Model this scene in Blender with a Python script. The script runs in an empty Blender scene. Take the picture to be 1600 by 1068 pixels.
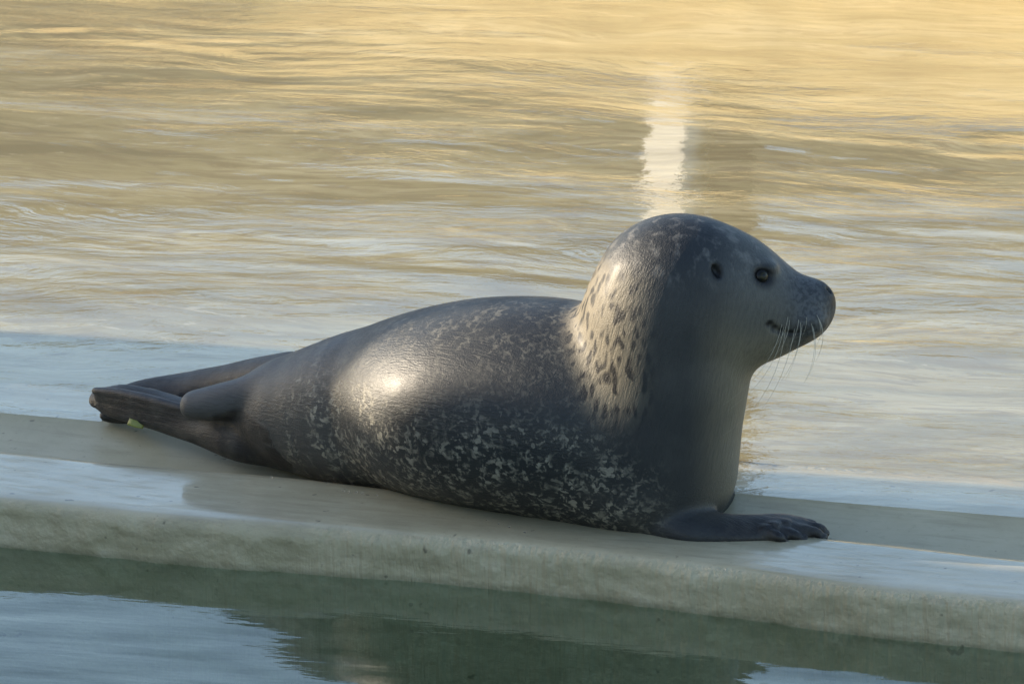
import bpy, bmesh, math, random
import numpy as np
from mathutils import Vector, Matrix, noise as mnoise

R = math.radians
scene = bpy.context.scene
COL = scene.collection
random.seed(4)
rng = np.random.default_rng(4)

# ------------------------------------------------------------------ camera
EL, DIST = R(14), 9.0
TGT = np.array([0, 0, .3])
FWD = np.array([0, math.cos(EL), -math.sin(EL)])
UPV = np.array([0, math.sin(EL), math.cos(EL)])
RGT = np.array([1., 0, 0])
CAM = TGT - DIST * FWD
cd = bpy.data.cameras.new('camera')
cd.sensor_width = 36
cd.lens = 36 * DIST / 1.6
cd.clip_start, cd.clip_end = .1, 5000
cd.dof.use_dof = True
cd.dof.focus_distance = 9.05
cd.dof.aperture_fstop = 36
cam = bpy.data.objects.new('camera', cd)
COL.objects.link(cam)
cam.location = CAM
cam.rotation_euler = (R(90) - EL, 0, 0)
scene.camera = cam

# ------------------------------------------------------------------ light
SUN_EL, BETA = R(18), R(-14)         # low sun from the left, a little behind the seal
SUN_TRAVEL = Vector((math.cos(BETA) * math.cos(SUN_EL), math.sin(BETA) * math.cos(SUN_EL), -math.sin(SUN_EL)))
world = bpy.data.worlds.new('World')
scene.world = world
world.use_nodes = True
wn, wl = world.node_tree.nodes, world.node_tree.links
sky = wn.new('ShaderNodeTexSky')
sky.sky_type = 'NISHITA'
sky.sun_disc = False
sky.sun_elevation = SUN_EL
to_sun = -SUN_TRAVEL
sky.sun_rotation = math.atan2(to_sun.x, to_sun.y)
sky.air_density, sky.dust_density, sky.ozone_density = 1.0, 1.1, 1.2
bg = wn['Background']
bg.inputs['Strength'].default_value = .15
wl.new(sky.outputs[0], bg.inputs['Color'])
sd = bpy.data.lights.new('sun', 'SUN')
sd.energy, sd.angle, sd.color = 5.0, R(.42), (1, .85, .65)
sun = bpy.data.objects.new('sun', sd)
COL.objects.link(sun)
sun.rotation_euler = SUN_TRAVEL.to_track_quat('-Z', 'Y').to_euler()
vs = scene.view_settings
vs.view_transform, vs.look, vs.exposure, vs.gamma = 'Standard', 'None', 1.2, 1
vs.use_curve_mapping = False
scene.render.engine = 'CYCLES'
scene.cycles.max_bounces = 8
scene.cycles.transparent_max_bounces = 12
scene.cycles.caustics_reflective = False
scene.cycles.use_denoising = True

# ------------------------------------------------------------------ helpers
def at(px, py, y):
    """world point seen at photo pixel (px, py) whose depth is the plane Y = y"""
    d = FWD * DIST + RGT * (px - 800) / 1000 + UPV * (534 - py) / 1000
    return CAM + d * ((y - CAM[1]) / d[1])

def at_z(px, py, z):
    d = FWD * DIST + RGT * (px - 800) / 1000 + UPV * (534 - py) / 1000
    return CAM + d * ((z - CAM[2]) / d[2])

def link(name, me, mat=None, parent=None, smooth=True):
    o = bpy.data.objects.new(name, me)
    COL.objects.link(o)
    if mat:
        me.materials.append(mat)
    if smooth:
        me.polygons.foreach_set('use_smooth', [True] * len(me.polygons))
    if parent:
        o.parent = parent
    return o

def from_np(name, v, f):
    me = bpy.data.meshes.new(name)
    v = np.asarray(v, dtype=np.float32)
    f = np.asarray(f, dtype=np.int32)
    n = f.shape[1]
    me.vertices.add(len(v))
    me.vertices.foreach_set('co', v.ravel())
    me.loops.add(f.size)
    me.loops.foreach_set('vertex_index', f.ravel())
    me.polygons.add(len(f))
    me.polygons.foreach_set('loop_start', np.arange(0, f.size, n, dtype=np.int32))
    me.polygons.foreach_set('loop_total', np.full(len(f), n, dtype=np.int32))
    me.update(calc_edges=True)
    me.validate()
    return me

def grid_faces(nu, nv):
    i = np.arange(nu * nv).reshape(nu, nv)
    return np.stack([i[:-1, :-1], i[1:, :-1], i[1:, 1:], i[:-1, 1:]], -1).reshape(-1, 4)

def tag(o, label=None, cat=None, group=None, kind=None):
    for k, v in (('label', label), ('category', cat), ('group', group), ('kind', kind)):
        if v:
            o[k] = v
    return o

class NT:
    """small node-graph helper"""
    def __init__(s, name):
        s.mat = bpy.data.materials.new(name)
        s.mat.use_nodes = True
        s.n, s.l = s.mat.node_tree.nodes, s.mat.node_tree.links
        s.n.clear()
        s.out = s.n.new('ShaderNodeOutputMaterial')
    def new(s, t, ins=None, **kw):
        nd = s.n.new(t)
        for k, v in kw.items():
            setattr(nd, k, v)
        for k, v in (ins or {}).items():
            s.put(nd.inputs[k], v)
        return nd
    def put(s, sock, v):
        if isinstance(v, bpy.types.NodeSocket):
            s.l.new(v, sock)
        else:
            sock.default_value = v
    def coord(s, scale=(1, 1, 1), rot=(0, 0, 0), src=None):
        if src is None:
            src = s.new('ShaderNodeTexCoord').outputs['Object']
        m = s.new('ShaderNodeMapping', {'Scale': scale, 'Rotation': rot, 'Vector': src})
        return m.outputs[0]
    def noise(s, vec, scale, detail=3, rough=.5, dist=0, kind='FBM'):
        nd = s.new('ShaderNodeTexNoise', {'Vector': vec, 'Scale': scale, 'Detail': detail, 'Roughness': rough, 'Distortion': dist})
        return nd.outputs[0]
    def ramp(s, fac, stops, interp='LINEAR'):
        nd = s.new('ShaderNodeValToRGB', {'Fac': fac})
        cr = nd.color_ramp
        cr.interpolation = interp
        while len(cr.elements) < len(stops):
            cr.elements.new(.5)
        for e, (p, c) in zip(cr.elements, stops):
            e.position = p
            e.color = c if len(c) == 4 else (*c, 1)
        return nd.outputs[0]
    def rmap(s, v, a, b, c=0., d=1., smooth=True):
        nd = s.new('ShaderNodeMapRange', {'Value': v, 'From Min': a, 'From Max': b, 'To Min': c, 'To Max': d})
        if smooth:
            nd.interpolation_type = 'SMOOTHSTEP'
        return nd.outputs[0]
    def math(s, op, a, b=0., clamp=False):
        nd = s.new('ShaderNodeMath', {0: a, 1: b}, operation=op, use_clamp=clamp)
        return nd.outputs[0]
    def mix(s, fac, a, b, blend='MIX'):
        nd = s.new('ShaderNodeMix', data_type='RGBA', blend_type=blend)
        s.put(nd.inputs[0], fac); s.put(nd.inputs[6], a if not isinstance(a, tuple) or len(a) == 4 else (*a, 1))
        s.put(nd.inputs[7], b if not isinstance(b, tuple) or len(b) == 4 else (*b, 1))
        return nd.outputs[2]
    def bump(s, h, strength=1., dist=.01, normal=None):
        ins = {'Height': h, 'Strength': strength, 'Distance': dist}
        if normal is not None:
            ins['Normal'] = normal
        return s.new('ShaderNodeBump', ins).outputs[0]
    def attr(s, name, out='Fac'):
        return s.new('ShaderNodeAttribute', attribute_name=name).outputs[out]
    def bsdf(s, **ins):
        return s.new('ShaderNodeBsdfPrincipled', {k.replace('_', ' '): v for k, v in ins.items()}).outputs[0]
    def finish(s, sh):
        s.l.new(sh, s.out.inputs['Surface'])
        return s.mat

LEDGE_ROT = R(20.5)
WATER_BACK, WATER_FRONT = .0015, -.08

# ------------------------------------------------------------------ materials
def mat_concrete():
    t = NT('wet_concrete')
    al = t.coord(rot=(0, 0, LEDGE_ROT))                                # x runs along the ledge
    wet = t.attr('wet')
    blot = t.noise(al, 4, 5, .62)
    streak = t.noise(t.coord((2.2, 16, 16), src=al), 3, 5, .65)
    fine = t.noise(al, 95, 3, .65)
    c = t.ramp(blot, [(.25, (.34, .295, .185)), (.5, (.43, .375, .24)), (.75, (.50, .445, .30))])
    c = t.mix(t.rmap(streak, .48, .72, 0, .35), c, (.22, .185, .115))
    c = t.mix(t.rmap(fine, .55, .78, 0, .3), c, (.20, .175, .115))
    specks = t.rmap(t.noise(al, 38, 2, .5), .70, .76)
    c = t.mix(t.math('MULTIPLY', specks, .7), c, (.07, .06, .04))
    geo = t.new('ShaderNodeNewGeometry')
    nz = t.new('ShaderNodeSeparateXYZ', {0: geo.outputs['Normal']}).outputs[2]
    flat = t.rmap(nz, .72, .97)
    z = t.new('ShaderNodeSeparateXYZ', {0: al}).outputs[2]
    c = t.mix(t.math('MULTIPLY', t.rmap(z, -.066, -.079), .45), c, (.10, .105, .055))        # algae at the waterline
    # relief: lumps and vertical trowel / drip marks on the upright face, a thin uneven water film on the level parts
    drip = t.noise(t.coord((1, 1, .06), src=al), 62, 3, .6)
    dmask = t.rmap(t.noise(al, 2.0, 2), .40, .58)
    lump = t.noise(al, 22, 4, .55)
    vert = t.math('ADD', t.math('MULTIPLY', t.math('MULTIPLY', drip, dmask), 1.7), t.math('ADD', t.math('MULTIPLY', lump, 1.2), t.math('MULTIPLY', fine, .10)))
    film = t.math('ADD', t.math('MULTIPLY', t.noise(t.coord((1, 5, 1), src=al), 10, 4, .65), .05), t.math('MULTIPLY', fine, .012))
    rest = t.math('MULTIPLY', t.math('SUBTRACT', 1., wet), t.math('MULTIPLY', fine, .08))
    hh = t.math('ADD', t.math('MULTIPLY', t.math('SUBTRACT', 1., flat), vert), t.math('MULTIPLY', flat, t.math('ADD', film, rest)))
    nb = t.bump(hh, .6, .013)
    dry = t.rmap(t.noise(t.coord((1.6, 8, 8), src=al), 6, 5, .65), .42, .66)
    rough = t.math('ADD', .05, t.math('MULTIPLY', dry, .20))
    coatw = t.math('MULTIPLY', wet, t.math('SUBTRACT', 1., t.math('MULTIPLY', dry, .35)))
    return t.finish(t.bsdf(Base_Color=c, Roughness=.6, Specular_IOR_Level=.35, Normal=nb, Coat_Weight=coatw, Coat_Roughness=rough,
                           Coat_IOR=1.4, Coat_Normal=nb))

def water_surface(name, tint, bumpnode):
    """clear water: Fresnel reflection over straight-through transmission"""
    t = NT(name)
    nb = bumpnode(t)
    inc = t.new('ShaderNodeNewGeometry').outputs['Incoming']
    ct = t.math('ABSOLUTE', t.new('ShaderNodeVectorMath', {0: inc, 1: nb}, operation='DOT_PRODUCT').outputs['Value'])
    fr = t.math('ADD', .02, t.math('MULTIPLY', .98, t.math('POWER', t.math('SUBTRACT', 1., ct, True), 5.)), True)
    gl = t.new('ShaderNodeBsdfGlossy', {'Color': (1, 1, 1, 1), 'Roughness': .02, 'Normal': nb}).outputs[0]
    tr = t.new('ShaderNodeBsdfTransparent', {'Color': (*tint, 1)}).outputs[0]
    m = t.new('ShaderNodeMixShader', {0: fr, 1: tr, 2: gl}).outputs[0]
    return t.finish(m)

def back_bump(t):
    a = t.coord(rot=(0, 0, R(15)))
    w1 = t.noise(a, .55, 2, .5)
    w2 = t.noise(t.coord((1, 1.6, 1), src=a), 2.4, 2, .5)
    off = t.math('ADD', t.math('MULTIPLY', w1, 1.0), t.math('MULTIPLY', w2, .16))
    v = t.new('ShaderNodeVectorMath', {0: a, 1: t.new('ShaderNodeCombineXYZ', {0: 0., 1: off, 2: 0.}).outputs[0]}, operation='ADD').outputs[0]
    h1 = t.noise(t.coord((.6, 2.0, 1), src=v), 2.2, 2, .5)
    h2 = t.noise(t.coord((1.7, 4.6, 1), src=v), 5, 2, .55)
    h3 = t.noise(t.coord((2.0, 4.4, 1), src=v), 17, 3, .6)
    calm = t.rmap(t.noise(t.coord((.6, 1.3, 1), src=a), 1.5, 3, .6), .38, .62, .25, 1.15)
    h = t.math('ADD', t.math('MULTIPLY', h1, .42), t.math('MULTIPLY', calm, t.math('ADD', t.math('MULTIPLY', h2, .125), t.math('MULTIPLY', h3, .055))))
    return t.bump(h, 1., .012)

def front_bump(t):
    a = t.coord(rot=(0, 0, R(14)))
    h1 = t.noise(t.coord((1.1, 2.2, 1), src=a), 1.6, 2, .5)
    h2 = t.noise(t.coord((1, 5, 1), src=a), 7, 3, .55)
    h = t.math('ADD', h1, t.math('MULTIPLY', h2, .045))
    return t.bump(h, 1., .012)

def mat_pool_floor():
    t = NT('pool_floor_paint')
    a = t.coord(rot=(0, 0, R(13)))
    w = t.noise(a, .9, 3, .5)
    v = t.new('ShaderNodeVectorMath', {0: a, 1: t.new('ShaderNodeCombineXYZ', {0: 0., 1: t.math('MULTIPLY', w, .8), 2: 0.}).outputs[0]}, operation='ADD').outputs[0]
    n = t.noise(t.coord((1, 3.2, 1), src=v), 1.3, 6, .65, .8)
    m = t.noise(t.coord((1, 4.5, 1), src=v), 6, 5, .68, .9)
    c = t.ramp(n, [(.34, (.19, .15, .06)), (.5, (.31, .255, .12)), (.64, (.44, .375, .215))])
    c = t.mix(t.rmap(m, .50, .58, 0, .55), c, (.20, .145, .062))
    c = t.mix(t.rmap(m, .40, .34, 0, .5), c, (.52, .44, .29))
    return t.finish(t.bsdf(Base_Color=c, Roughness=.8))

def mat_deep_floor():
    t = NT('algae_green_floor')
    a = t.coord()
    c = t.ramp(t.noise(a, 2, 4), [(.35, (.012, .066, .055)), (.65, (.016, .074, .06))])
    return t.finish(t.bsdf(Base_Color=c, Roughness=.9))

def mat_plain(name, col, rough=.7, var=.15, scale=6):
    t = NT(name)
    n = t.noise(t.coord(), scale, 4, .6)
    lo = tuple(x * (1 - var) for x in col)
    hi = tuple(min(1, x * (1 + var)) for x in col)
    c = t.ramp(n, [(.3, lo), (.7, hi)])
    return t.finish(t.bsdf(Base_Color=c, Roughness=rough))

# ------------------------------------------------------------------ setting
def smooth_path(pts, xs):
    """y(x) through points, linear pieces rounded off"""
    p = np.array(pts)
    y = np.interp(xs, p[:, 0], p[:, 1])
    k = 31
    w = np.hanning(k); w /= w.sum()
    return np.convolve(np.pad(y, k // 2, mode='edge'), w, 'valid')

FRONT = [(-6, 2.05), (-.82, .166), (-.66, .105), (-.456, .040), (-.3, 0), (-.1, -.046), (.1, -.128), (.33, -.225), (.52, -.326), (.77, -.413), (6, -2.3)]
CREST = [(-6, 2.45), (-.845, .444), (-.606, .352), (-.374, .29), (.0, .125), (.49, -.078), (.79, -.196), (6, -2.2)]
LIP = [(-6, 2.8), (-.87, .736), (-.65, .693), (-.4, .59), (0., .40), (.361, .222), (.514, .18), (.816, .107), (6, -1.9)]

def build_ledge():
    """front face, rounded kerb, shallow gutter behind it, brim of the back pool"""
    xs = np.arange(-4.2, 4.2, .010)
    yf, yo, yl = (smooth_path(q, xs) for q in (FRONT, CREST, LIP))
    yf = yf + np.array([mnoise.noise(Vector((x * 5, 3.1, 0))) for x in xs]) * .006
    rows, kind = [], []
    def row(y, z, k):
        rows.append(np.stack([xs, y, np.broadcast_to(z, xs.shape)], -1)); kind.append(k)
    for z in (-.9, -.3, -.12, -.105, -.095, -.087, -.08, -.073, -.066, -.059, -.052, -.045, -.038, -.032, -.026):
        row(yf, z, 0)
    for a in np.linspace(12, 90, 8):                                   # rounded arris
        r = .024
        row(yf + r - r * math.cos(R(a)), -.026 + r * math.sin(R(a)), 0 if a < 50 else 1)
    w = yo - yf
    for q in np.linspace(.14, .97, 16):
        row(yf + w * q, -.0015 + .003 * q, 1)
    for d, z in ((.008, .0002), (.016, -.003), (.026, -.010), (.038, -.021), (.055, -.032), (.075, -.038)):
        row(yo + d, z, 2)
    g0 = yo + .075
    for q in np.linspace(.08, 1, 15):
        row(g0 + (yl - g0) * q, -.038 + .0385 * (q ** 1.15), 3)
    for d in (.02, .04, .07, .11, .16, .21):
        row(yl + d, .0005 - d * .05, 4)
    row(yl + .22, -.3, 5)
    g = np.stack(rows, 1)
    for j, k in enumerate(kind):
        for i, x in enumerate(xs):
            y, z = g[i, j, 1], g[i, j, 2]
            if k == 0:
                q = Vector((x * 16, z * 20, 1.7))
                n = mnoise.noise(q) * .006 + mnoise.noise(q * 2.7) * .0025 + mnoise.noise(Vector((x * 2.3, 9, z * 3))) * .006
                g[i, j, 1] += n * min(1, max(0, (.002 - z) / .03))
            else:
                n = mnoise.noise(Vector((x * 2.2, y * 2.8, 5))) * .0016 + mnoise.noise(Vector((x * 6, y * 11, 2))) * .0007
                if k in (3, 4) and z > -.012:
                    n = n * 1.6 + mnoise.noise(Vector((x * 9, y * 17, 4))) * .0014
                g[i, j, 2] += n * (1 if k != 1 else .55)
                if k == 2:
                    g[i, j, 1] += mnoise.noise(Vector((x * 4, 1, 8))) * .005
    me = from_np('pool_ledge', g.reshape(-1, 3), grid_faces(g.shape[0], g.shape[1])[:, ::-1])
    wet = np.broadcast_to(np.array([{0: .25, 1: 1., 2: .6, 3: .22, 4: .8, 5: 0.}[k] for k in kind], np.float32), (len(xs), len(kind)))
    me.attributes.new('wet', 'FLOAT', 'POINT').data.foreach_set('value', np.ascontiguousarray(wet).ravel())
    o = link('pool_ledge', me, M['concrete'])
    return tag(o, 'wet rough concrete pool kerb and gutter that the seal lies on', None, kind='structure')

def build_waters():
    # shallow back pool
    nx, ny = 220, 200
    x = np.linspace(-4.2, 4.2, nx); s = np.linspace(0, 1, ny) ** 1.6
    yh = smooth_path(LIP, x) - .05
    X = np.repeat(x[:, None], ny, 1)
    Y = yh[:, None] + s[None] * (6.1 - .625 * X - yh[:, None])
    Z = np.full_like(X, WATER_BACK)
    for i in range(nx):
        for j in range(ny):
            Z[i, j] += mnoise.noise(Vector((X[i, j] * 1.1, Y[i, j] * 2.4, 0))) * .0012 * min(1, s[j] * 12)
    Z[:, 0] -= .004
    o = link('shallow_pool_water', from_np('shallow_pool_water', np.stack([X, Y, Z], -1).reshape(-1, 3), grid_faces(nx, ny)), M['water_back'])
    tag(o, 'rippled shallow golden water behind the seal', None, kind='structure')
    # its sloping floor
    nx, ny = 60, 60
    x = np.linspace(-4.2, 4.2, nx); s = np.linspace(0, 1, ny)
    yh = smooth_path(LIP, x) + .17
    X = np.repeat(x[:, None], ny, 1)
    Y = yh[:, None] + s[None] * (6.1 - .625 * X - yh[:, None])
    Z = -.010 - .10 * s[None] ** .9 + 0 * X
    o = link('pool_floor', from_np('pool_floor', np.stack([X, Y, Z], -1).reshape(-1, 3), grid_faces(nx, ny)), M['floor'])
    tag(o, 'tan floor of the shallow pool seen through the ripples', None, kind='structure')
    # deeper pool in front
    v = [(-4.2, -7.2), (4.2, -7.2), (4.2, -1.2), (-4.2, 1.9)]
    nx, ny = 120, 120
    x = np.linspace(-4.2, 4.2, nx)
    X = np.repeat(x[:, None], ny, 1)
    yb = np.interp(x, [-4.2, -.82, .77, 4.2], [1.46, .22, -.36, -1.6])
    s = np.linspace(0, 1, ny)
    Y = -7.2 + s[None] * (yb[:, None] + 7.2)
    Z = np.full_like(X, WATER_FRONT)
    o = link('front_pool_water', from_np('front_pool_water', np.stack([X, Y, Z], -1).reshape(-1, 3), grid_faces(nx, ny)), M['water_front'])
    tag(o, 'still dark green pool water below the ledge mirroring sky and seal', None, kind='structure')
    o = link('front_pool_floor', from_np('front_pool_floor', [(-4.2, -7.2, -.55), (4.2, -7.2, -.55), (4.2, -1, -.55), (-4.2, 2, -.55)], [(0, 1, 2, 3)]), M['deep'])
    tag(o, 'dark green floor of the front pool', None, kind='structure')
    o = link('ground', from_np('ground', [(-900, -900, -1), (900, -900, -1), (900, 900, -1), (-900, 900, -1)], [(0, 1, 2, 3)]), M['ground'])
    tag(o, 'ground around the pools', None, kind='structure')

def box(bm, lo, hi):
    r = bmesh.ops.create_cube(bm, size=1)
    for v in r['verts']:
        v.co = Vector([lo[i] + (v.co[i] + .5) * (hi[i] - lo[i]) for i in range(3)])
    return r['verts']

def mesh_bm(name, bm, bev=0):
    if bev:
        bmesh.ops.bevel(bm, geom=bm.edges[:], offset=bev, segments=2, affect='EDGES')
    me = bpy.data.meshes.new(name)
    bm.to_mesh(me); bm.free()
    return me

def build_far_side():
    # low sunlit kerb wall across the pool, a taller wall behind it, two posts between them
    bm = bmesh.new(); box(bm, (-9, -.2, -.9), (9, .2, .50))
    o = link('kerb_wall', mesh_bm('kerb_wall', bm, .02), M['gold_wall'], smooth=False)
    o.location = (0, 6.2, 0); o.rotation_euler.z = R(-32)
    tag(o, 'low sunlit ochre kerb wall across the pool', 'wall')
    bm = bmesh.new(); box(bm, (-9, 9., -1), (9, 9.3, 1.66))
    o = link('rear_wall', mesh_bm('rear_wall', bm, .02), M['tan_wall'], smooth=False)
    tag(o, 'taller tan rendered wall at the back of the terrace', 'wall')
    bm = bmesh.new(); box(bm, (-9, 6.4, -.9), (9, 8.998, .36))
    o = link('terrace', mesh_bm('terrace', bm), M['tan_wall'], smooth=False)
    tag(o, 'terrace beyond the kerb wall', None, kind='structure')
    for x, w, m, lab in ((.452, .125, 'white', 'white painted post mirrored in the water above the seal head'),
                         (.60, .12, 'beige', 'beige post beside the white one, mirrored in the water')):
        e = bpy.data.objects.new('post', None); COL.objects.link(e)
        e.location = (x, 6.75, .36); e.rotation_euler.z = R(-32 if m == 'white' else 0)
        tag(e, lab, 'post', 'posts on the far terrace')
        bm = bmesh.new(); box(bm, (-w / 2, -w / 2, .03), (w / 2, w / 2, 2.7))
        link('shaft', mesh_bm('shaft', bm, .006), M[m], e, smooth=False)
        bm = bmesh.new(); box(bm, (-w * .8, -w * .8, 0), (w * .8, w * .8, .03))
        link('base_plate', mesh_bm('base_plate', bm, .004), M[m], e, smooth=False)

def build_shadow_caster():
    # unseen block added left of the camera, its top shaped to shade the foreground
    a0, tn = -7., math.tan(SUN_EL)
    ca, sa = math.cos(BETA), math.sin(BETA)
    def w(a, l, z):
        return (a * ca - l * sa, a * sa + l * ca, z)
    top = .0 + tn * (SHADE_END - a0)
    prof = [(-9, top + 1.1), (-.055, top + 1.1), (-.04, top + .25), (-.005, top + .20), (.045, top + .05), (.30, top + .05), (.34, top), (SHADE_SIDE, top)]
    e = bpy.data.objects.new('shadow_caster', None); COL.objects.link(e)
    tag(e, 'unseen long low block with a stepped top, added to cast shade', 'shadow_caster')
    v, f = [], []
    n = len(prof)
    for a in (a0 - .05, a0 - 4):
        for l, z in prof:
            v.append(w(a, l, -1)); v.append(w(a, l, z - .1))
    me = bpy.data.meshes.new('wall')
    for i in range(n - 1):
        f.append((2 * i, 2 * i + 2, 2 * i + 3, 2 * i + 1))
        f.append((2 * n + 2 * i, 2 * n + 2 * i + 1, 2 * n + 2 * i + 3, 2 * n + 2 * i + 2))
    f.append((0, 1, 2 * n + 1, 2 * n)); f.append((2 * n - 2, 4 * n - 2, 4 * n - 1, 2 * n - 1))
    me.from_pydata(v, [], f); me.update()
    link('wall', me, M['tan_wall'], e, smooth=False)  # upright sides of the added shade block
    v, f = [], []
    for a in (a0, a0 - 4.1):
        for l, z in prof:
            v.append(w(a, l, z)); v.append(w(a, l, z - .12))
    for i in range(n - 1):
        a, b = 2 * i, 2 * n + 2 * i
        f += [(a, a + 2, b + 2, b), (a + 1, b + 1, b + 3, a + 3), (a, a + 1, a + 3, a + 2), (b, b + 2, b + 3, b + 1)]
    f += [(0, 2 * n, 2 * n + 1, 1), (2 * n - 2, 2 * n - 1, 4 * n - 1, 4 * n - 2)]
    me = bpy.data.meshes.new('caster_top'); me.from_pydata(v, [], f); me.update()
    rf = link('caster_top', me, M['caster_top'], e, smooth=False)
    bm = bmesh.new()
    box(bm, (a0 - .42, .15, top - .05), (a0 - .02, .445, top + .62))  # upright piece added to shade a band of water and the hips
    box(bm, (a0 - .44, .143, top + .62), (a0, .453, top + .68))
    for v_ in bm.verts:
        v_.co = w(*v_.co)
    link('shade_stack', mesh_bm('shade_stack', bm), M['tan_wall'], rf, smooth=False)

SHADE_END, SHADE_SIDE = .0, 1.10       # how far along the sun's path the shadow reaches, and its far side

# ------------------------------------------------------------------ seal: implicit surface
def rot_frame(d, up=(0, 0, 1)):
    d = np.asarray(d, float); d = d / np.linalg.norm(d)
    s = np.cross(np.asarray(up, float), d); s /= np.linalg.norm(s)
    n = np.cross(d, s)
    return np.stack([d, s, n])

def ell(p, c, rad, fr=None):
    q = p - np.asarray(c, dtype=p.dtype)
    if fr is not None:
        q = q @ np.asarray(fr, dtype=p.dtype).T
    rad = np.asarray(rad, dtype=p.dtype)
    a = q / rad
    k0 = np.sqrt((a * a).sum(-1)) + 1e-6
    b = a / rad
    k1 = np.sqrt((b * b).sum(-1)) + 1e-6
    return k0 * (k0 - 1) / k1

def smin(a, b, k):
    h = np.maximum(k - np.abs(a - b), 0) / k
    return np.minimum(a, b) - h * h * h * k / 6

def smax(a, b, k):
    return -smin(-a, -b, k)

def chainmin(p, items):
    """distance to a continuous sweep of ellipsoids: minimum over samples, refined by a parabola"""
    D = np.stack([ell(p, c, r, f) for c, r, f in items])
    n = len(items)
    i = np.clip(D.argmin(0), 1, n - 2)[None]
    a, b, c = (np.take_along_axis(D, i + k, 0)[0] for k in (-1, 0, 1))
    q = a - 2 * b + c
    t = np.clip(np.where(q > 1e-7, (a - c) / np.maximum(2 * q, 1e-7), 0), -1, 1)
    return np.minimum(b - .25 * (a - c) * t, np.minimum(a, c))

def catmull(P, n):
    P = np.asarray(P, float)
    Q = np.vstack([2 * P[0] - P[1], P, 2 * P[-1] - P[-2]])
    out = []
    m = len(P) - 1
    for t in np.linspace(0, m, n):
        i = min(int(t), m - 1); u = t - i
        a, b, c, d = Q[i:i + 4]
        out.append(.5 * ((2 * b) + (c - a) * u + (2 * a - 5 * b + 4 * c - d) * u * u + (3 * b - a - 3 * c + d) * u ** 3))
    return np.array(out)

def chain(stations, n):
    """stations: (px, py, depth, r_side, r_up) -> dense centres, radii and frames"""
    S = []
    for px, py, y, a, b in stations:
        S.append([*at(px, py, y), a, b])
    S = catmull(S, n)
    c, rad = S[:, :3], S[:, 3:]
    t = np.gradient(c, axis=0)
    return c, rad, t

BODY = [(405, 642, .50, .052, .056), (440, 643, .46, .085, .084), (480, 644, .425, .108, .101), (560, 640, .36, .124, .127),
        (612, 636, .325, .132, .138), (660, 632, .285, .150, .150), (715, 629, .235, .184, .161), (780, 630, .19, .203, .170), (870, 640, .145, .198, .176),
        (945, 662, .11, .175, .170), (1005, 700, .08, .142, .136), (1035, 728, .07, .112, .110)]
NECK = [(1012, 735, .06, .134, .13), (1018, 665, .062, .141, .142), (1031, 595, .062, .141, .144), (1036, 535, .06, .138, .140), (1046, 485, .055, .137, .130), (1054, 440, .05, .120, .112)]

BC, BR, BT = chain(BODY, 36)
NC, NR, NTG = chain(NECK, 14)
BODY_ITEMS = []
for i in range(len(BC)):
    d_ = BT[i].copy(); d_[2] = 0
    BODY_ITEMS.append((BC[i], (max(BR[i, 1], .05), BR[i, 0], BR[i, 1]), rot_frame(d_)))
NECK_ITEMS = [(NC[i], (NR[i, 0], NR[i, 1] * .98, .05 + NR[i, 0] * .4), None) for i in range(len(NC))]
HEADY = .05
HEAD = [  # px, py, dy, rx, ry, rz
    (1062, 447, 0., .112, .096, .107),
    (1105, 452, 0., .105, .093, .100),
    (1150, 462, 0., .085, .082, .092),
    (1196, 476, 0., .066, .064, .070),
    (1240, 486, 0., .052, .053, .052),
    (1262, 482, 0., .0365, .040, .040),
    (1276, 471, 0., .0245, .027, .0265),
    (1140, 500, 0., .088, .080, .078),
    (1192, 510, 0., .060, .058, .048),
]
# near hind flipper, far hind flipper, tail, fore flippers: (px, py, depth, r_side, r_up)
def flat_chain(st, n, upv):
    c, rad, t = chain(st, n)
    return [(c[i], (max(.012, np.linalg.norm(t[i]) * 2.6), rad[i, 0], rad[i, 1]), rot_frame(t[i], upv)) for i in range(n)]

HIND_NEAR = flat_chain([(440, 690, .42, .040, .040), (385, 683, .44, .044, .034), (320, 664, .50, .038, .026), (250, 642, .57, .036, .019), (195, 626, .615, .034, .015), (160, 621, .645, .022, .011)], 22, (.05, -.75, .6))
HIND_FAR = flat_chain([(455, 588, .56, .044, .042), (400, 590, .61, .040, .032), (340, 599, .66, .036, .026), (280, 608, .69, .036, .020), (220, 615, .70, .032, .014), (190, 618, .70, .022, .010)], 22, (.1, -.5, .85))
TAIL = flat_chain([(440, 606, .42, .050, .046), (390, 616, .425, .036, .030), (345, 627, .44, .034, .028), (303, 632, .455, .028, .022)], 16, (0, -.5, .85))
FORE_NEAR = flat_chain([(1020, 800, .02, .056, .046), (1078, 821, -.04, .044, .026), (1130, 826, -.052, .038, .018), (1180, 825, -.05, .036, .014), (1225, 823, -.04, .035, .013), (1252, 825, -.035, .030, .011)], 22, (0, -.3, .95))
TOES = [(1232, 818, -.015, 1272, 820, -.012), (1235, 821, -.03, 1284, 826, -.030), (1228, 824, -.048, 1278, 832, -.052), (1215, 828, -.062, 1248, 837, -.072), (1200, 831, -.07, 1222, 839, -.084)]
DIGITS = []
for px, py, y, ex, ey, yy in TOES:
    DIGITS += flat_chain([(px, py, y, .0105, .009), (ex - 8, ey - 2, yy, .0095, .0085), (ex, ey + 2, yy, .007, .006)], 9, (0, -.2, .95))
HTOES = []
for k, (px, py, y, ex, ey, yy) in enumerate([(235, 652, .60, 166, 649, .655)]):
    HTOES += flat_chain([(px, py, y, .014, .012), (ex + 14, ey, yy, .014, .012), (ex, ey, yy, .011, .009)], 18, (0, -.6, .8))
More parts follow.
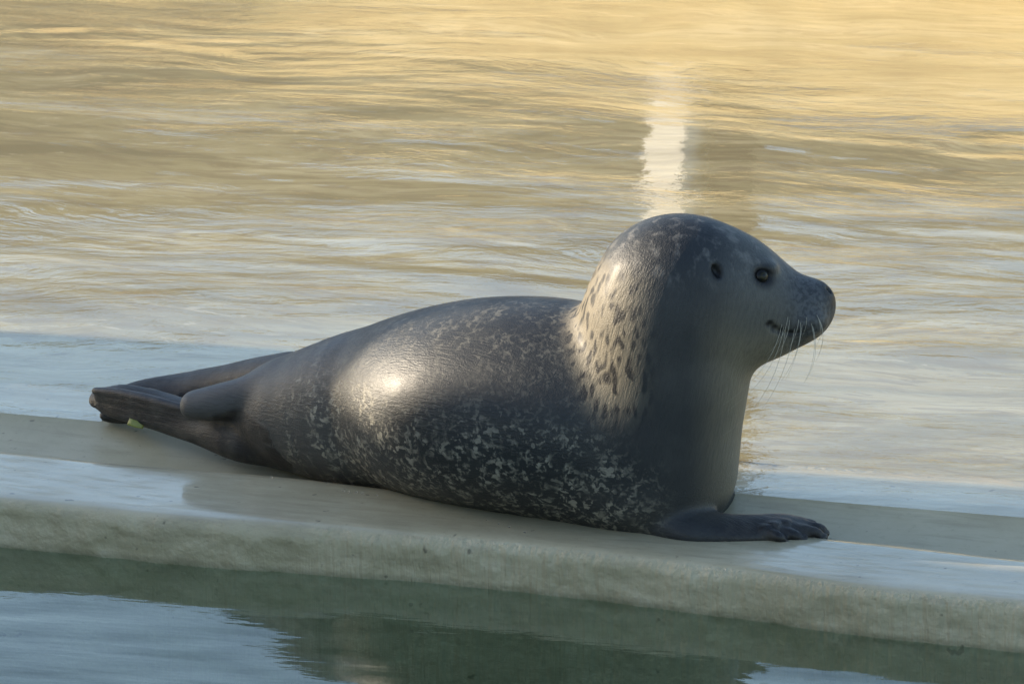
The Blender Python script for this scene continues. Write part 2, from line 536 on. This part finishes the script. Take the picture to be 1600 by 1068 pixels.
for k in range(4):
    HTOES += flat_chain([(335, 652 + 9 * k, .462, .006, .006), (245, 627 + 11 * k, .540, .0095, .008), (190, 615 + 11 * k, .592, .0095, .008), (157 + 3 * k, 611 + 10 * k, .622, .008, .007)], 18, (0, -.6, .8))
FORE_FAR = flat_chain([(1090, 770, .16, .05, .05), (1110, 775, .24, .044, .026), (1120, 765, .30, .044, .017), (1128, 758, .35, .036, .012)], 6, (0, 0, 1))

def group(p, items, lim=.07):
    """min over ellipsoids, evaluated only near their box"""
    cs = np.array([i[0] for i in items]); rm = max(max(i[1]) for i in items)
    lo, hi = cs.min(0) - rm - lim, cs.max(0) + rm + lim
    m = ((p > lo) & (p < hi)).all(-1)
    out = np.full(len(p), .5, p.dtype)
    if m.any():
        q = p[m]
        out[m] = chainmin(q, items)
    return out

EYE_PX, EAR_PX = (1193, 431), (1120, 423)
CARVE = {}

def seal_sdf(p):
    body = chainmin(p, BODY_ITEMS)
    neck = chainmin(p, NECK_ITEMS)
    head = np.full(len(p), .5, p.dtype)
    hm = (p[:, 0] > .08) & (p[:, 2] > .16)
    P_all, p = p, p[hm]
    hh_ = head[hm]
    for k, (px, py, dy, rx, ry, rz) in enumerate(HEAD):
        d = ell(p, at(px, py, HEADY + dy), (rx, ry, rz))
        hh_ = d if k == 0 else smin(hh_, d, .035)
    # whisker pads
    for sgn in (-1, 1):
        hh_ = smin(hh_, ell(p, at(1252, 493, HEADY) + np.array([0, sgn * .029, 0]), (.041, .032, .028)), .008)
    for sgn in (-1, 1):
        hh_ = smin(hh_, ell(p, at(1186, 408, HEADY) + np.array([0, sgn * .042, 0]), (.026, .016, .010)), .022)
    p = P_all
    head[hm] = hh_
    nh = smin(neck, head, .05)
    d = smin(body, nh, .055)
    d = smin(d, group(p, HIND_NEAR), .022)
    d = smin(d, group(p, HIND_FAR), .022)
    d = smin(d, group(p, TAIL), .016)
    d = smin(d, smin(group(p, FORE_NEAR), group(p, DIGITS), .008), .020)
    d = smin(d, group(p, FORE_FAR), .025)
    for q in range(0, len(HTOES), 18):
        d = smin(d, group(p, HTOES[q:q + 18]), .007)
    for kind, items in CARVE.items():
        for c, r, f, k in items:
            m = np.abs(p - np.asarray(c, p.dtype)).max(-1) < max(r) + .035
            if m.any():
                e = ell(p[m], c, r, f)
                d[m] = smax(d[m], -e, k) if kind != 'add' else smin(d[m], e, k)
    return d

def raycasts(pxs, y0=-.45):
    """points where camera-side rays first meet the seal's surface"""
    o = np.array([at(px, py, y0) for px, py in pxs]); d = o - CAM
    d /= np.linalg.norm(d, axis=1, keepdims=True)
    for _ in range(45):
        o = o + d * (seal_sdf(o) * .75)[:, None]
    return o

def normals_at(p, e=.002):
    g = np.stack([seal_sdf(p + e * v) - seal_sdf(p - e * v) for v in np.eye(3)], -1)
    return g / np.linalg.norm(g, axis=1, keepdims=True)

def surface_nets(f, lo, hi, h):
    lo, hi = np.array(lo), np.array(hi)
    K = 4
    n = (np.ceil((hi - lo) / (h * K)).astype(int)) * K
    cn = n // K
    cg = [lo[i] + (np.arange(cn[i]) + .5) * h * K for i in range(3)]
    cp = np.stack(np.meshgrid(*cg, indexing='ij'), -1).reshape(-1, 3).astype(np.float32)
    cv = f(cp).reshape(cn)
    V = cv.repeat(K, 0).repeat(K, 1).repeat(K, 2)
    idx = np.argwhere(np.abs(V) < h * K * 1.9)
    pts = (lo + idx * h + h * .5).astype(np.float32)
    for s in range(0, len(pts), 400000):
        V[tuple(idx[s:s + 400000].T)] = f(pts[s:s + 400000])
    I = V < 0
    c = [slice(0, -1), slice(1, None)]
    cnt = sum(I[c[a], c[b], c[e]].astype(np.int8) for a in (0, 1) for b in (0, 1) for e in (0, 1))
    cells = np.argwhere((cnt > 0) & (cnt < 8))
    vid = np.full(cnt.shape, -1, np.int32)
    vid[tuple(cells.T)] = np.arange(len(cells))
    acc = np.zeros((len(cells), 3)); num = np.zeros(len(cells))
    corners = [(a, b, e) for a in (0, 1) for b in (0, 1) for e in (0, 1)]
    cval = {k: V[tuple((cells + k).T)] for k in corners}
    for k in corners:
        for ax in range(3):
            if k[ax] == 0:
                k2 = list(k); k2[ax] = 1; k2 = tuple(k2)
                a, b = cval[k], cval[k2]
                m = (a < 0) != (b < 0)
                t = np.where(m, a / np.where(m, a - b, 1), 0)
                pos = np.tile(np.array(k, float), (len(cells), 1)); pos[:, ax] = t
                acc[m] += pos[m]; num[m] += 1
    verts = lo + h * .5 + (cells + acc / num[:, None]) * h
    faces = []
    for ax in range(3):
        sl0 = [slice(None)] * 3; sl1 = [slice(None)] * 3
        sl0[ax] = slice(0, -1); sl1[ax] = slice(1, None)
        A, B = I[tuple(sl0)], I[tuple(sl1)]
        E = np.argwhere(A != B)
        b, c2 = (ax + 1) % 3, (ax + 2) % 3
        ok = (E[:, b] > 0) & (E[:, c2] > 0)
        E = E[ok]
        flip = A[tuple(E.T)]
        q = []
        for db, dc in ((1, 1), (0, 1), (0, 0), (1, 0)):
            o = E.copy(); o[:, b] -= db; o[:, c2] -= dc
            q.append(vid[tuple(o.T)])
        q = np.stack(q, -1)
        q[~flip] = q[~flip][:, ::-1]
        faces.append(q)
    faces = np.concatenate(faces)
    return verts, faces[(faces >= 0).all(1)]

def project(v, f, it=2):
    for _ in range(it):
        p = v
        d = f(p)
        g = np.stack([f(p + e) - f(p - e) for e in np.eye(3) * .0015], -1) / .003
        g /= np.maximum(np.linalg.norm(g, axis=1, keepdims=True), .3)
        v = p - g * np.clip(d, -.002, .002)[:, None]
    return v

def build_seal():
    (eye_p, ear_p, nose), (eye_n, ear_n, _) = (lambda q: (q, normals_at(q)))(raycasts([EYE_PX, EAR_PX, (1292, 463)]))
    mirror = lambda p: np.array([p[0], 2 * HEADY - p[1], p[2]])
    mn = lambda n: np.array([n[0], -n[1], n[2]])
    mouth = [(1203, 506), (1210, 513), (1221, 518), (1236, 521), (1250, 520), (1263, 517), (1275, 512)]
    mp = list(raycasts(mouth))
    sock, ears, lips, brows = [], [], [], []
    for g, gn in ((eye_p, eye_n), (mirror(eye_p), mn(eye_n))):
        sock.append((g + gn * .0035, (.0145, .0125, .0095), rot_frame((1, 0, -.25), (0, 0, 1)), .010))
    for g, gn in ((ear_p, ear_n), (mirror(ear_p), mn(ear_n))):
        fr = rot_frame(gn, (-.35, 0, 1))
        ears.append((g, (.011, .0065, .0125), fr, .005))
    for i in range(len(mp) - 1):
        for t in (0, .25, .5, .75):
            q = mp[i] * (1 - t) + mp[i + 1] * t
            s = (.9, 1.15, 1.1, .7, .5, .45, .4)[i]
            for qq in (q, mirror(q)):
                lips.append((qq, (.006 * s, .0055, .0030 * s), None, .003))
    for y in (-.011, .011):
        lips.append((np.array([nose[0] + .002, HEADY + y, nose[2] + .004]), (.006, .0035, .007), rot_frame((1, 0, .4)), .003))
    CARVE['sub'] = sock + ears + lips
    # digit grooves along the fore flipper
    v, f = surface_nets(seal_sdf, (-.80, -.26, -.10), (.60, .82, .56), .0036)
    v = project(v, seal_sdf, 1)
    e = np.concatenate([f[:, [0, 1]], f[:, [1, 2]], f[:, [2, 3]], f[:, [3, 0]]])
    deg = np.bincount(e.ravel(), minlength=len(v))[:, None]
    keep = np.clip(np.maximum((v[:, 0] - .25) / .08, 0), 0, 1) * (v[:, 2] > .28) + (group(v, DIGITS + HTOES) < .012)   # face and toes stay crisp
    lam = np.where(keep > .5, .10, .55)[:, None]
    for _ in range(14):
        acc = np.stack([np.bincount(e[:, 0], v[e[:, 1], k], len(v)) + np.bincount(e[:, 1], v[e[:, 0], k], len(v)) for k in range(3)], -1)
        v = v * (1 - lam) + lam * acc / deg
    me = from_np('body', v, f)
    # ---- coat masks, one value per vertex
    n = len(v)
    def smooth(a, lo, hi):
        t = np.clip((a - lo) / (hi - lo), 0, 1)
        return t * t * (3 - 2 * t)
    db = np.array([((v - c) ** 2).sum(1) for c in BC])
    hd = np.full(n, 9.)
    for (px, py, dy, rx, ry, rz) in HEAD:
        hd = np.minimum(hd, ell(v, at(px, py, HEADY), (rx, ry, rz)))
    hd = np.minimum(hd, np.min([ell(v, NC[i], (NR[i, 0], NR[i, 1], NR[i, 0])) for i in range(4, len(NC), 2)], 0))
    headneck = smooth(-hd, -.035, -.004)                        # 1 on neck and head
    def put(name, x):
        a = me.attributes.new(name, 'FLOAT', 'POINT'); a.data.foreach_set('value', np.clip(x, 0, 1).astype(np.float32))
    # picture-plane coordinates of the coat in metres: along x and up z on the camera flank
    X, Z = v[:, 0], v[:, 2]
    low = smooth(-Z, -.22, -.11)
    flank = smooth(X, -.40, -.33) * (1 - smooth(X, .14, .27)) * (1 - headneck * .85)
    put('flecks', flank * (.16 + .85 * low + .16 * smooth(Z, .25, .29)) * (1 - .25 * smooth(-Z, -.03, .0)))
    # neck: dark ovals on a pale ground, painted only on the sunlit rear (left) side
    rear = smooth(-(X), -.235, -.15) * headneck * smooth(Z, .16, .24) * (1 - smooth(Z, .40, .44))
    put('headneck', headneck)
    put('neckpale', rear)
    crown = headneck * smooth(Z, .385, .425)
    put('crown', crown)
    put('hip_sheen', 1 - smooth(X, -.33, -.19))  # rear body lightened, sky sheen put into the coat colour
    chest = smooth(X, .265, .37) * (1 - smooth(Z, .30, .40)) * smooth(Z, .02, .06)  # pale chest, with warm bounce light off the water in its colour
    put('chest', chest)
    face = smooth(X, .30, .38) * smooth(Z, .27, .36)
    put('face', face)
    put('muzzle', smooth(X, .405, .455) * smooth(Z, .24, .28))
    fl = np.zeros(n)
    for grp in (HIND_NEAR, HIND_FAR, FORE_NEAR, DIGITS, HTOES):
        fl = np.maximum(fl, smooth(-group(v, grp), -.008, -.001))
    fl *= 1 - smooth(-db.min(0) ** .5, -.10, -.06)
    fl *= np.where(X > .15, smooth(X, .29, .37), 1)
    put('flipper', fl)
    ee = np.min([np.linalg.norm(v - q, axis=1) for q in (eye_p, mirror(eye_p))], 0)
    er = np.min([np.linalg.norm((v - q) * [1.2, .8, .8], axis=1) for q in (ear_p, mirror(ear_p))], 0)
    lp = np.min([np.linalg.norm(v - q, axis=1) for q in mp + [mirror(q) for q in mp]], 0)
    ns = np.linalg.norm((v - np.array([nose[0] + .004, HEADY, nose[2]])) * [1, .7, .8], axis=1)
    put('dark', np.maximum.reduce([1 - smooth(np.min([np.linalg.norm((v - q - np.array([.002, 0, .000])) * [.9, 1, 1.0], axis=1) for q in (eye_p, mirror(eye_p))], 0), .013, .026), 1 - smooth(er, .010, .0145), (1 - smooth(lp, .004, .009)) * smooth(-v[:, 0], -.47, -.43), (1 - smooth(ns, .015, .028)) * .92]))
    root = bpy.data.objects.new('seal', None); COL.objects.link(root)
    root.location = (0, 0, 0)
    tag(root, 'grey spotted seal lying on the concrete ledge with its head raised', 'seal')
    link('body', me, M['coat'], root)
    # ---- eyes
    for g, gn, lab in ((eye_p, eye_n, 1), (mirror(eye_p), mn(eye_n), 0)):
        bm = bmesh.new()
        bmesh.ops.create_uvsphere(bm, u_segments=24, v_segments=16, radius=.0130)
        o = link('eye', mesh_bm('eye', bm), M['eye'], root)
        o.location = g - gn * .0102
        o.rotation_euler = Vector(gn).to_track_quat('Z', 'Y').to_euler()
    # ---- claws of the fore flipper
    for _a, _b, _c, ex, ey, yy in TOES:
        q = at(ex, ey + 2, yy)
        bm = bmesh.new()
        bmesh.ops.create_cone(bm, cap_ends=True, segments=8, radius1=.0034, radius2=.0007, depth=.014)
        for v_ in bm.verts:
            v_.co.x += (v_.co.z + .007) ** 2 * 14
        o = link('claw', mesh_bm('claw', bm), M['claw'], root)
        o.location = (q[0] + .006, q[1] - .002, q[2] - .001)
        o.rotation_euler = (R(12), R(100), R(-12))
    # ---- yellow tag in the hind flipper
    bm = bmesh.new()
    box(bm, (-.014, -.0012, -.006), (.014, .0012, .006))
    bmesh.ops.subdivide_edges(bm, edges=bm.edges[:], cuts=3, use_grid_fill=True)
    for v_ in bm.verts:
        v_.co.y += v_.co.x ** 2 * 8
        v_.co.z *= 1 - max(0, v_.co.x) * 28
    o = link('flipper_tag', mesh_bm('flipper_tag', bm), M['tag'], root)
    o['label'] = 'small yellow tag on the hind flipper'
    o.location = at(212, 662, .555); o.rotation_euler = (R(-25), R(14), R(-20))
    # ---- whiskers
    spots = [(1218 + c * 14 + r * 2.5, 494 + r * 5 - c * 2, r, c) for r in range(5) for c in range(5)]
    wp = raycasts([q[:2] for q in spots]); wn_ = normals_at(wp)
    for side in (0, 1):
        for (px, py, r, c), p0, nn in zip(spots, wp, wn_):
            if (r * 2 + c + side) % 5 in (0, 2):
                continue
            if side:
                p0, nn = mirror(p0), mn(nn)
            L = random.uniform(.07, .15) * (1.15 - c * .15) * (.75 + r * .09)
            d = np.array([-.34 + c * .16 + random.uniform(-.09, .09), (-.3 if not side else .45), -.85 - random.uniform(0, .2)])
            d /= np.linalg.norm(d)
            s_ = np.linspace(0, 1, 10)[:, None]
            pts = p0 - nn * .002 + (nn * .5 * (1 - s_) + d) * (L * s_) + np.array([-.6, 0, .05]) * (L * s_ * s_ * .45)
            vv, ff = [], []
            for i in range(10):
                rr = .00044 * (1 - .8 * i / 9)
                for k in range(4):
                    a_ = k * math.pi / 2
                    vv.append(pts[i] + np.array([math.cos(a_), 0, math.sin(a_) * .6]) * rr + np.array([0, math.sin(a_), 0]) * rr * .8)
            for i in range(9):
                for k in range(4):
                    ff.append((i * 4 + k, i * 4 + (k + 1) % 4, i * 4 + 4 + (k + 1) % 4, i * 4 + 4 + k))
            link('whisker', from_np('whisker', vv, ff), M['whisker'], root)
    return root

def mat_coat():
    t = NT('wet_seal_coat')
    P = t.new('ShaderNodeTexCoord').outputs['Object']
    NS = t.coord((1, 1, .42), rot=(0, R(-12), 0), src=P)
    A = {k: t.attr(k) for k in ('flecks', 'neckpale', 'crown', 'chest', 'face', 'flipper', 'dark')}
    big = t.noise(P, 7, 4, .55)
    base = t.ramp(big, [(.3, (.016, .018, .020)), (.55, (.028, .030, .030)), (.75, (.048, .048, .045))])
    base = t.mix(t.math('MULTIPLY', t.attr('hip_sheen'), .7), base, (.075, .074, .07))
    base = t.mix(A['chest'], base, (.18, .155, .105))
    base = t.mix(t.math('MULTIPLY', A['face'], .75), base, (.088, .089, .08))
    dots = t.rmap(t.noise(P, 150, 2, .5), .45, .6)
    base = t.mix(t.math('MULTIPLY', t.attr('muzzle'), .8), base, t.mix(dots, (.075, .078, .08), (.025, .028, .032)))
    # pale broken rings and flecks
    Pw = t.new('ShaderNodeVectorMath', {0: P, 1: t.new('ShaderNodeVectorMath', {0: t.new('ShaderNodeTexNoise', {'Vector': P, 'Scale': 38., 'Detail': 3.}).outputs['Color'], 'Scale': .022}, operation='SCALE').outputs[0]}, operation='ADD').outputs[0]
    vor = t.new('ShaderNodeTexVoronoi', {'Vector': Pw, 'Scale': 74.}, feature='DISTANCE_TO_EDGE').outputs['Distance']
    ringy = t.rmap(vor, .02, .20, 1, 0)
    brk = t.rmap(t.noise(Pw, 62, 3, .6), .47, .62)
    patch = t.rmap(t.noise(P, 20, 3, .6), .33, .58)
    blob = t.rmap(t.noise(Pw, 78, 2, .55), .555, .635)
    fle = t.math('MULTIPLY', t.math('MAXIMUM', blob, t.math('MULTIPLY', t.math('MULTIPLY', ringy, brk), .7)), patch)
    sm = t.rmap(t.noise(Pw, 125, 2, .6), .56, .70)
    fle = t.math('ADD', fle, t.math('MULTIPLY', t.math('MULTIPLY', sm, patch), .45), True)
    fle = t.math('MULTIPLY', fle, A['flecks'], True)
    base = t.mix(fle, base, (.29, .27, .215))
    # neck: dark ovals drawn out along the neck on a pale, lit-looking ground
    NSw = t.new('ShaderNodeVectorMath', {0: NS, 1: t.new('ShaderNodeVectorMath', {0: t.new('ShaderNodeTexNoise', {'Vector': NS, 'Scale': 50., 'Detail': 3.}).outputs['Color'], 'Scale': .022}, operation='SCALE').outputs[0]}, operation='ADD').outputs[0]
    ov = t.new('ShaderNodeTexVoronoi', {'Vector': NSw, 'Scale': 88.}, feature='SMOOTH_F1').outputs['Distance']
    neckc = t.ramp(ov, [(.26, (.022, .02, .018)), (.44, (.19, .165, .12))])
    base = t.mix(t.math('MULTIPLY', A['neckpale'], .95), base, neckc)
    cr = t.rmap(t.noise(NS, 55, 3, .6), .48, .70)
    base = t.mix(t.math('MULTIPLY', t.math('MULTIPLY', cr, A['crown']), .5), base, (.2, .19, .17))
    fc = t.ramp(t.noise(P, 28, 4, .6), [(.42, (.012, .011, .011)), (.68, (.05, .046, .04))])
    base = t.mix(t.math('MULTIPLY', A['flipper'], .92), base, fc)
    base = t.mix(A['dark'], base, (.006, .006, .006))
    hn = t.attr('headneck')
    hb = t.noise(t.coord((14, 120, 120), src=t.coord(rot=(0, 0, R(36)), src=P)), 2.2, 3, .65)
    hk = t.noise(t.coord((120, 120, 18), src=t.coord(rot=(0, R(-14), 0), src=P)), 2.2, 3, .65)
    hair = t.math('ADD', t.math('MULTIPLY', hb, t.math('SUBTRACT', 1., hn)), t.math('MULTIPLY', hk, hn))
    grain = t.noise(P, 420, 2, .6)
    h = t.math('ADD', t.math('MULTIPLY', hair, .7), t.math('MULTIPLY', grain, .35))
    base = t.mix(t.rmap(hair, .35, .7, 0, .28), base, (.012, .012, .012))
    ridge = t.noise(t.coord((3, 34, 34), src=t.coord(rot=(0, 0, R(40)), src=P)), 1., 2, .5)
    h = t.math('ADD', h, t.math('MULTIPLY', t.math('MULTIPLY', ridge, A['flipper']), 1.4))
    nb = t.bump(h, .8, .0024)
    rough = t.rmap(t.noise(P, 9, 3, .6), .35, .7, .43, .56)
    return t.finish(t.bsdf(Base_Color=base, Roughness=rough, Specular_IOR_Level=t.math('SUBTRACT', .34, t.math('MULTIPLY', A['neckpale'], .14)), Normal=nb, Coat_Weight=.06, Coat_Roughness=.3))

def mat_drop():
    t = NT('water_drop')
    return t.finish(t.bsdf(Base_Color=(1., 1., 1., 1.), Roughness=.03, IOR=1.33, Transmission_Weight=1.))

def mat_eye():
    t = NT('eye_gloss')
    x = t.new('ShaderNodeSeparateXYZ', {0: t.new('ShaderNodeTexCoord').outputs['Object']})
    r = t.math('SQRT', t.math('ADD', t.math('POWER', x.outputs[0], 2.), t.math('POWER', x.outputs[1], 2.)))
    c = t.ramp(t.math('MULTIPLY', r, 100.), [(.0, (.004, .004, .003)), (.28, (.006, .006, .004)), (.40, (.028, .024, .006)), (.58, (.014, .012, .005)), (.7, (.006, .006, .005))])
    return t.finish(t.bsdf(Base_Color=c, Roughness=.32, Specular_IOR_Level=.2, Coat_Weight=.1, Coat_Roughness=.06))

M = {
    'concrete': mat_concrete(), 'floor': mat_pool_floor(), 'deep': mat_deep_floor(),
    'water_back': water_surface('rippled_water', (.97, .96, .92), back_bump),
    'water_front': water_surface('green_water', (.80, .90, .82), front_bump),
    'ground': mat_plain('ground_soil', (.22, .19, .14)),
    'gold_wall': mat_plain('ochre_render', (.74, .58, .30)), 'tan_wall': mat_plain('tan_render', (.40, .34, .23)),
    'white': mat_plain('white_paint', (.86, .86, .84), .5, .04), 'beige': mat_plain('beige_paint', (.15, .13, .10), .6, .06),
    'claw': mat_plain('claw_horn', (.05, .045, .04), .35, .2, 80), 'tag': mat_plain('yellow_plastic', (.20, .21, .04), .4, .1, 60),
    'drop': mat_drop(), 'caster_top': mat_plain('caster_brown', (.16, .09, .06)),
    'coat': mat_coat(), 'eye': mat_eye(), 'whisker': mat_plain('whisker_hair', (.40, .36, .27), .4, .1),
}

build_ledge()
build_waters()
build_far_side()
build_shadow_caster()
build_seal()
for px, py in ((536, 763), (545, 764), (557, 765), (566, 767), (589, 770), (760, 808), (779, 814), (796, 819), (820, 827), (424, 742)):
    p = at_z(px, py + 3, .002)
    bm = bmesh.new()
    bmesh.ops.create_icosphere(bm, subdivisions=2, radius=random.uniform(.0016, .0028))
    for v_ in bm.verts:
        v_.co.z *= .8
    o = link('water_drop', mesh_bm('water_drop', bm), M['drop'])
    o.location = p
    tag(o, 'tiny bright water drop on the concrete along the seal belly', 'water drop', 'water drops along the belly')
